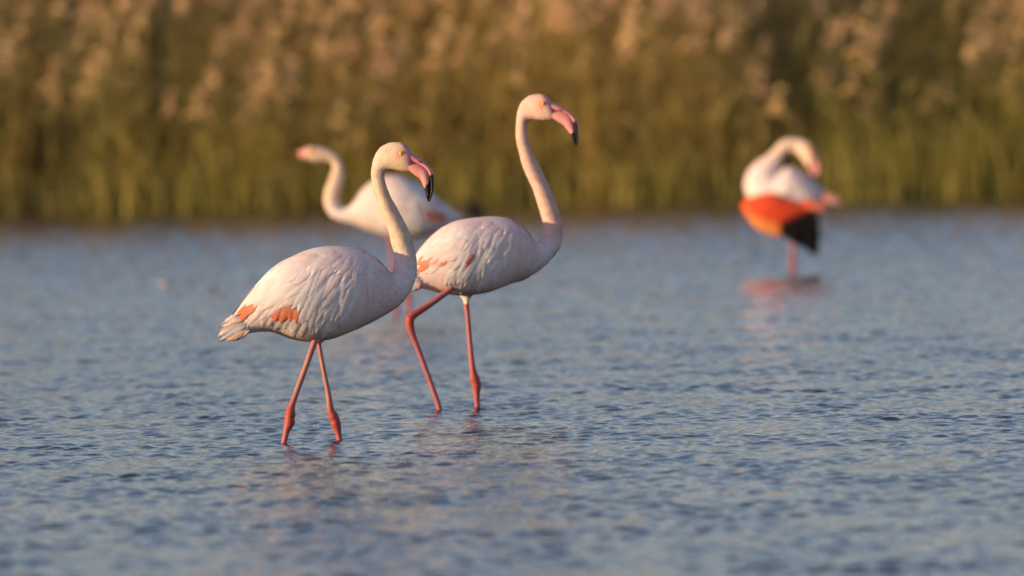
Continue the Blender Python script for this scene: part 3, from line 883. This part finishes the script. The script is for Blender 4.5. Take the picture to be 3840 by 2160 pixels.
def flamingo_preening():
    b = Bird((2972, 1021), FPX / ground_at(2972, 1021).y); b.face = -1
    tag(b.root, 'preening flamingo on one leg, drooped wing showing red coverts and black flight feathers', 'flamingo', GROUP)
    Z = lambda x, y: (2740 + x / 2.415, 480 + y / 2.415)

    def zp(L_):
        return [(*Z(p[0], p[1]), *Z(p[2], p[3]), *p[4:]) for p in L_]
    pairs = zp([(965, 655, 950, 715, .015), (860, 575, 845, 745, .05), (745, 480, 720, 800, .085), (630, 395, 570, 850, .105), (530, 350, 440, 870, .112),
                (460, 385, 330, 830, .108), (430, 410, 225, 740, .098), (425, 415, 150, 620, .088), (428, 412, 122, 520, .078), (434, 402, 150, 410, .068), (442, 380, 225, 315, .056),
                (450, 345, 315, 255, .044), (464, 300, 375, 205, .036), (490, 248, 430, 142, .0325), (530, 214, 510, 98, .031), (575, 216, 590, 94, .0305),
                (618, 245, 660, 108, .033, -.01), (652, 285, 718, 145, .0355, -.02), (680, 325, 752, 195, .033, -.03), (700, 350, 770, 240, .026, -.035)])
    keep = {}
    b.loft('body', pairs, 5, 32, body_col(Z(712, 200), 5000, 10, 19, 0.1), M_PLUM, ex=2.1, keep=keep)
    f1 = lambda px, py, yy, t, th: mix(np.tile(np.array([0.70, 0.28, 0.27]), (len(px), 1)), np.array([0.012, .01, .01]), (t - 3.6) / 0.3)
    b.loft('upper_bill', zp([(735, 300, 768, 225, .022, -.035), (742, 340, 790, 280, .02, -.04), (755, 375, 803, 335, .016, -.05), (765, 405, 800, 385, .012, -.06), (765, 428, 785, 422, .006, -.07), (768, 440, 772, 438, .001, -.075)]), 5, 18, f1, M_BILL)
    b.loft('lower_bill', zp([(695, 335, 733, 302, .021, -.035), (706, 368, 741, 341, .019, -.04), (724, 398, 754, 376, .015, -.05), (742, 418, 764, 406, .011, -.06), (757, 433, 764, 429, .005, -.07)]), 5, 18, f1, M_BILL)
    eye(b, keep, *Z(712, 205), 6.0)
    leg(b, [(*Z(545, 880), 22), (*Z(555, 960), 18), (*Z(560, 1060), 15), (*Z(562, 1150), 15), (*Z(562, 1210), 21), (*Z(562, 1240), 20), (2972, 1024)+(16,)], -0.01, 0.0, 990)
    # drooped near wing
    def shield_col(px, py, yy, t, th):
        k = np.clip((py - Z(0, 840)[1] + (px - Z(430, 0)[0]) * -0.45) / 45.0, 0, 1)
        return mix(np.tile(np.array([0.80, 0.10, 0.04]), (len(px), 1)), np.array([0.82, 0.27, 0.07]), k)
    w = make_wing(b)
    ks = {}
    b.loft('wing_arm', zp([(92, 695, 96, 725, .01, -.09), (125, 645, 150, 810, .026, -.105), (215, 610, 235, 905, .034, -.115), (310, 585, 345, 960, .036, -.12), (400, 590, 450, 985, .034, -.12),
                           (480, 625, 500, 960, .030, -.118), (580, 660, 560, 870, .026, -.112), (680, 685, 660, 800, .02, -.10), (750, 700, 740, 750, .01, -.09)]), 5, 24, shield_col, M_PLUM, parent=w, ex=2.2, keep=ks)
    zt = lambda L_: [Z(*p) for p in L_]
    BLK = np.array([0.012, 0.011, 0.012]); ORG = np.array([0.82, 0.25, 0.06]); RED = np.array([0.80, 0.09, 0.035])
    # black flight feathers
    Rr = lerp_poly(zt([(450, 850), (560, 800), (720, 735)]), 10); T = lerp_poly(zt([(505, 1005), (600, 1065), (700, 1120), (783, 1185), (795, 1095), (785, 990)]), 10)
    for i in range(10):
        draped_feather(b, ks, w, Rr[i], T[i], 34, BLK, BLK, free_y=-0.168 - 0.003 * (i % 3) + 0.004 * i, lift0=0, lift1=0.004)
    # red and orange coverts over the arm
    tract(b, ks, w, zt([(180, 760), (300, 820), (400, 880)]), zt([(250, 920), (350, 975), (465, 1005)]), 8, 34, ORG, np.array([0.84, 0.36, 0.12]), lift1=.006)
    tract(b, ks, w, zt([(170, 660), (350, 640), (560, 690), (680, 700)]), zt([(240, 800), (420, 850), (600, 830), (740, 760)]), 12, 34, RED, RED * 1.02, lift1=.006)
    tract(b, ks, w, zt([(600, 680), (690, 690)]), zt([(780, 700), (840, 745)]), 4, 26, RED, CORAL2, free_y=-0.13)
    # pale feathers of the back over the wing root
    wf = make_wing(b)
    tract(b, keep, wf, zt([(420, 440), (560, 400), (680, 470)]), zt([(460, 590), (600, 650), (760, 670)]), 9, 36, WHITE, WHITE, lift1=.01)
    tract(b, keep, wf, zt([(440, 390), (540, 340), (640, 410)]), zt([(500, 520), (620, 560), (740, 590)]), 8, 36, WHITE, PINKW, lift1=.009)
    # rosy tail side, partly dulled in colour for its shade, and loose plumes
    t = bpy.data.objects.new('tail', None); C.objects.link(t); t.parent = b.root; t.empty_display_size = 0.05
    for k_, (r_, p_, c_) in enumerate([((760, 540), (950, 655), ROSE), ((700, 560), (1010, 655), ROSE * 0.8), ((720, 590), (1000, 700), ROSE), ((720, 620), (985, 755), ROSE * 0.9), ((700, 650), (900, 720), ROSE * 0.7),
                                       ((760, 700), (840, 870), PINKW), ((740, 690), (800, 850), ROSE), ((680, 600), (880, 690), CORAL * 0.7)]):
        draped_feather(b, keep, t, Z(*r_), Z(*p_), 15, c_, c_, free_y=-0.05 - 0.006 * (k_ % 4), lift0=0, lift1=0.006)
    return b


flamingo_near(); flamingo_second(); flamingo_third(); flamingo_preening()
build_water()


# ------------------------------------------------------------------ reeds
def ribbon(P, W, side):
    """P (n,3) centre line, W (n) widths, side (3,) -> verts (2n,3)"""
    a = P - side[None] * W[:, None] * 0.5; b = P + side[None] * W[:, None] * 0.5
    return np.stack([a, b], 1).reshape(-1, 3)


def strip_faces(n):
    i = np.arange(n - 1) * 2
    return np.stack([i, i + 1, i + 3, i + 2], -1)


class Acc:
    def __init__(self): self.V = []; self.F = []; self.Cc = []; self.n = 0
    def add(self, V, F, c):
        self.V.append(V); self.F.append(F + self.n); self.Cc.append(np.broadcast_to(c, (len(V), 3))); self.n += len(V)
    def mesh(self, name, mat, smooth=True):
        return mesh_np(name, np.vstack(self.V), np.vstack(self.F), mat, np.vstack(self.Cc), smooth)


GREEN = np.array([0.37, 0.36, 0.095]); OLIVE = np.array([0.52, 0.44, 0.13]); STRAW = np.array([0.78, 0.57, 0.22]); PLUME = np.array([0.80, 0.57, 0.31])


def reed_parts(q, H, lean, leafy, plume, tone, stem, leaf, fluff, detail=1.0):
    """one reed at the origin: adds its stem, leaves and plume to three accumulators"""
    a = q.uniform(0, 6.28); bend = lean * H
    ld = np.array([math.cos(a), math.sin(a)]) * bend
    ts = np.linspace(0, 1, 5)
    C_ = np.stack([ld[0] * ts ** 2, ld[1] * ts ** 2, H * ts * (1 - 0.06 * lean * ts)], -1)
    r0 = q.uniform(0.004, 0.007)
    base = GREEN * (1 - tone) + STRAW * tone
    for k in range(2):
        sd = np.array([math.cos(a + k * 1.57), math.sin(a + k * 1.57), 0])
        stem.add(ribbon(C_, r0 * 2 * (1 - 0.6 * ts), sd), strip_faces(5), base * q.uniform(0.8, 1.2))
    nl = int(leafy)
    for k in range(nl):
        u = q.uniform(0.08, 0.92)
        p0 = np.array([np.interp(u, ts, C_[:, j]) for j in range(3)])
        az = q.uniform(0, 6.28); ln = q.uniform(0.3, 0.6) * (0.6 + 0.25 * H); up = q.uniform(0.25, 0.95)
        s = np.linspace(0, 1, 5)
        d = np.array([math.cos(az), math.sin(az)])
        droop = q.uniform(0.2, 1.1)
        Pl = np.stack([p0[0] + d[0] * ln * s * 0.75, p0[1] + d[1] * ln * s * 0.75, p0[2] + ln * (up * s - droop * s * s * 0.8)], -1)
        w = q.uniform(0.018, 0.034) * np.array([0.6, 1, 0.9, 0.55, 0.06])
        sd = np.array([-d[1], d[0], 0.25 * q.normal()])
        tz = np.clip(tone + (p0[2] - 0.75) * 0.55, 0, 1)
        c = (GREEN * (1 - tz) + STRAW * tz) * q.uniform(0.8, 1.25) if q.random() > 0.2 else (OLIVE + STRAW) * 0.5 * q.uniform(0.8, 1.2)
        leaf.add(ribbon(Pl, w, sd), strip_faces(5), c)
    if plume:
        top = C_[-1]; pl = q.uniform(0.24, 0.46)
        az0 = q.uniform(-0.9, 0.9) + 0.2
        c = PLUME * q.uniform(0.8, 1.1) * np.array([1, q.uniform(0.92, 1.05), q.uniform(0.85, 1.1)])
        for k in range(int(11 * detail)):
            u = q.uniform(0, 1); h0 = top + np.array([math.cos(az0) * 0.35 * u * pl, math.sin(az0) * 0.1 * u * pl, (u - 0.25) * pl * 0.8])
            az = az0 + q.normal() * 0.9; l_ = pl * q.uniform(0.3, 0.6) * (1.1 - 0.6 * u)
            d = np.array([math.cos(az), math.sin(az)])
            s = np.linspace(0, 1, 3)
            Pl = np.stack([h0[0] + d[0] * l_ * s * 0.7, h0[1] + d[1] * l_ * s * 0.7, h0[2] + l_ * (0.5 * s - 0.75 * s * s)], -1)
            fluff.add(ribbon(Pl, np.array([0.018, 0.034, 0.008]), np.array([-d[1] * 0.6, d[0] * 0.6, 0.75])), strip_faces(3), c * q.uniform(0.85, 1.15))


def shade_gap(s):
    """hollows in the reed front where few stems stand, by distance along the bank"""
    g = 0.0
    for c, w, a in ((0.32, 0.26, 1.25), (1.25, 0.16, 0.7), (2.15, 0.13, 0.6), (4.35, 0.14, 0.7), (6.15, 0.28, 1.25), (6.75, 0.15, 1.1), (-1.5, 0.3, 0.8), (8.4, 0.25, 0.8)):
        g = max(g, 0.8 * a * math.exp(-((s - c) / w) ** 2))
    return g


def build_reeds():
    q = np.random.default_rng(12)
    stem, leaf, fluff = Acc(), Acc(), Acc()
    count = 0
    for _ in range(5600):
        s = q.uniform(-4.2, 11.6)
        n = (q.uniform(0, 1) ** 1.3 if q.random() < 0.72 else q.uniform(0.5, 1.0)) * 5.0 + 0.12 * math.sin(s * 5.0)
        g = shade_gap(s)
        if n < 3.2 and q.random() < g: continue
        clump = math.sin(s * 3.1 + 0.7) * 0.5 + math.sin(s * 7.3 + n * 2) * 0.5
        if n < 2.2 and q.random() < 0.42 - 0.45 * clump: continue
        x = BANK0[0] + s * BS[0] + n * BN[0]; y = BANK0[1] + s * BS[1] + n * BN[1]
        H = q.uniform(0.75, 1.35) + min(n, 2.5) * 0.5 + 0.25 * math.sin(s * 1.3 + 2) + (0.9 if n > 2.2 else 0)
        H = min(max(0.6, H), q.uniform(1.75, 2.25))
        gold = 0.5 + 0.5 * math.sin((s - 2.6) * 0.95)
        tone = np.clip(q.normal(0.32 + 0.28 * gold - (0.22 if s > 6.4 else 0), 0.22), 0, 1)
        st, lf, fl = Acc(), Acc(), Acc()
        pr = 0.22 + 0.45 * (n > 0.8) + 0.2 * gold
        reed_parts(q, H, abs(q.normal(0.12, 0.1)), q.integers(5, 9) if n < 2.2 else q.integers(3, 6), q.random() < pr, tone, st, lf, fl)
        for A, B in ((st, stem), (lf, leaf), (fl, fluff)):
            if A.n:
                B.add(np.vstack(A.V) + np.array([x, y, -0.05]), np.vstack(A.F), np.vstack(A.Cc))
        count += 1
    # low grass skirt at the water's edge
    for _ in range(5200):
        s = q.uniform(-4.2, 11.6); n = q.uniform(-0.25, 0.9)
        dens = 0.65 + 0.35 * (s > 6.0)
        if q.random() > dens: continue
        if q.random() < shade_gap(s) * 0.8: continue
        x = BANK0[0] + s * BS[0] + n * BN[0]; y = BANK0[1] + s * BS[1] + n * BN[1]
        ln = q.uniform(0.2, 0.6) + (0.15 if s > 6.4 else 0); az = q.uniform(0, 6.28); d = np.array([math.cos(az), math.sin(az)])
        t = np.linspace(0, 1, 4); lean = q.uniform(0.1, 0.5)
        P = np.stack([x + d[0] * ln * lean * t ** 2, y + d[1] * ln * lean * t ** 2, -0.05 + ln * (t - 0.25 * lean * t * t)], -1)
        c = (GREEN if q.random() < (0.6 if s > 6.0 else 0.35) else (OLIVE if q.random() < 0.85 else OLIVE)) * q.uniform(0.72, 1.0)
        leaf.add(ribbon(P, q.uniform(0.012, 0.028) * np.array([0.8, 1, 0.7, 0.1]), np.array([-d[1], d[0], 0])), strip_faces(4), c)
    root = bpy.data.objects.new('reed_bed', None); C.objects.link(root)
    root.location = (0, 0, 0)
    tag(root, 'dense golden green reed bed with pale plumes along the far bank', 'reeds', kind='stuff')
    for nm, A in (('stems', stem), ('leaves', leaf), ('plumes', fluff)):
        o = link(nm, A.mesh(nm, M_LEAF), root); o['kind'] = 'stuff'
        print(nm, len(np.vstack(A.F)))
    print('reeds', count)


build_reeds()


def single_reeds():
    """reeds that lean out of the bed and can be told apart"""
    q = np.random.default_rng(5)
    protos = []
    for k in range(4):
        st, lf, fl = Acc(), Acc(), Acc()
        reed_parts(q, 1.0, 0.22 + 0.06 * k, 6, True, 0.45 + 0.1 * k, st, lf, fl, 1.5)
        protos.append((st.mesh('stem', M_LEAF), lf.mesh('leaves', M_LEAF), fl.mesh('plume', M_LEAF)))
    for i in range(26):
        s = -1.2 + i * 0.39 + q.normal() * 0.15; n = q.uniform(-0.15, 0.25)
        x = BANK0[0] + s * BS[0] + n * BN[0]; y = BANK0[1] + s * BS[1] + n * BN[1]
        r = bpy.data.objects.new('reed', None); C.objects.link(r)
        r.location = (x, y, -0.08); r.rotation_euler = (0, 0, q.uniform(-0.8, 0.8)); h = q.uniform(0.9, 1.5); r.scale = (1, 1, h)
        r.empty_display_size = 0.1
        tag(r, 'single tall reed with drooping tan plume at the front of the reed bed', 'reed', 'reeds standing out at the front of the bed')
        for nm, me in zip(('stem', 'foliage', 'plume'), protos[i % 4]):
            link(nm, me, r)


single_reeds()


# ------------------------------------------------------------------ small floating things
def floating_feather():
    g = ground_at(628, 1084)
    u = np.linspace(0, 1, 9); v = np.linspace(-1, 1, 5)
    V = []
    for a in u:
        for b_ in v:
            w = 0.017 * math.sin(math.pi * min(1, a * 0.9 + 0.08)) ** 0.7
            V.append((0.075 * (a - 0.5), b_ * w, 0.012 + 0.022 * (a - 0.35) ** 2 * 4 + 0.008 * b_ * b_))
    V = np.array(V)
    root = bpy.data.objects.new('floating_feather', None); C.objects.link(root); root.location = g; root.rotation_euler = (R(-25), 0, R(8))
    link('vane', mesh_np('vane', V, FEATHER_F, M_PLUM, np.tile(WHITE, (45, 1))), root)
    a = Acc(); P = np.stack([np.linspace(-0.055, 0.03, 5), np.zeros(5), 0.013 + 0.022 * (np.linspace(-.2, .9, 5) - 0.35) ** 2 * 4], -1)
    a.add(ribbon(P, np.array([0.002, 0.0025, 0.002, 0.0015, 0.0008]), np.array([0, 1.0, 0.2])), strip_faces(5), WHITE)
    link('quill', a.mesh('quill', M_PLUM), root)
    tag(root, 'small white feather floating on open water far from the birds', 'feather')
    g2 = ground_at(797, 1103)
    V2 = V * np.array([0.9, 0.8, 0.7])
    root2 = link('floating_leaf', mesh_np('floating_leaf', V2, FEATHER_F, M_PLUM, np.tile(np.array([0.32, 0.24, 0.13]), (45, 1))))
    root2.location = g2; root2.rotation_euler = (R(-15), 0, R(-12))
    tag(root2, 'scrap of brown reed leaf floating near the white feather', 'leaf')


floating_feather()


def dark_tussock():
    q = np.random.default_rng(4)
    g = ground_at(1772, 818)
    root = bpy.data.objects.new('tussock', None); C.objects.link(root); root.location = g
    th = np.linspace(0, math.pi / 2, 7); ph = np.linspace(0, 2 * math.pi, 18, endpoint=False)
    rr = 1 + 0.15 * q.normal(size=(7, 18))
    G = np.stack([0.09 * np.sin(th)[:, None] * np.cos(ph) * rr, 0.08 * np.sin(th)[:, None] * np.sin(ph) * rr, 0.125 * np.cos(th)[:, None] * rr - 0.02], -1)
    i = np.arange(6)[:, None] * 18 + np.arange(18)[None]; j = np.arange(6)[:, None] * 18 + (np.arange(18)[None] + 1) % 18
    F = np.stack([i, i + 18, j + 18, j], -1).reshape(-1, 4)
    link('mound', mesh_np('mound', G.reshape(-1, 3), F, flat_mat('dark_mud', (0.018, 0.012, 0.009), 0.85, 0.4, 30)), root)
    a = Acc()
    for _ in range(40):
        az = q.uniform(0, 6.28); d = np.array([math.cos(az), math.sin(az)]); r = q.uniform(0, 0.05); ln = q.uniform(0.04, 0.1)
        t = np.linspace(0, 1, 3)
        P = np.stack([d[0] * (r + 0.5 * ln * t), d[1] * (r + 0.5 * ln * t), 0.05 + ln * t * (1 - 0.4 * t)], -1)
        a.add(ribbon(P, np.array([0.008, 0.007, 0.002]), np.array([-d[1], d[0], 0])), strip_faces(3), np.array([0.03, 0.02, 0.012]))
    o = link('stubble', a.mesh('stubble', M_LEAF), root); o['kind'] = 'stuff'
    tag(root, 'small dark rounded tussock at the waterline in front of the reeds', 'tussock')


dark_tussock()
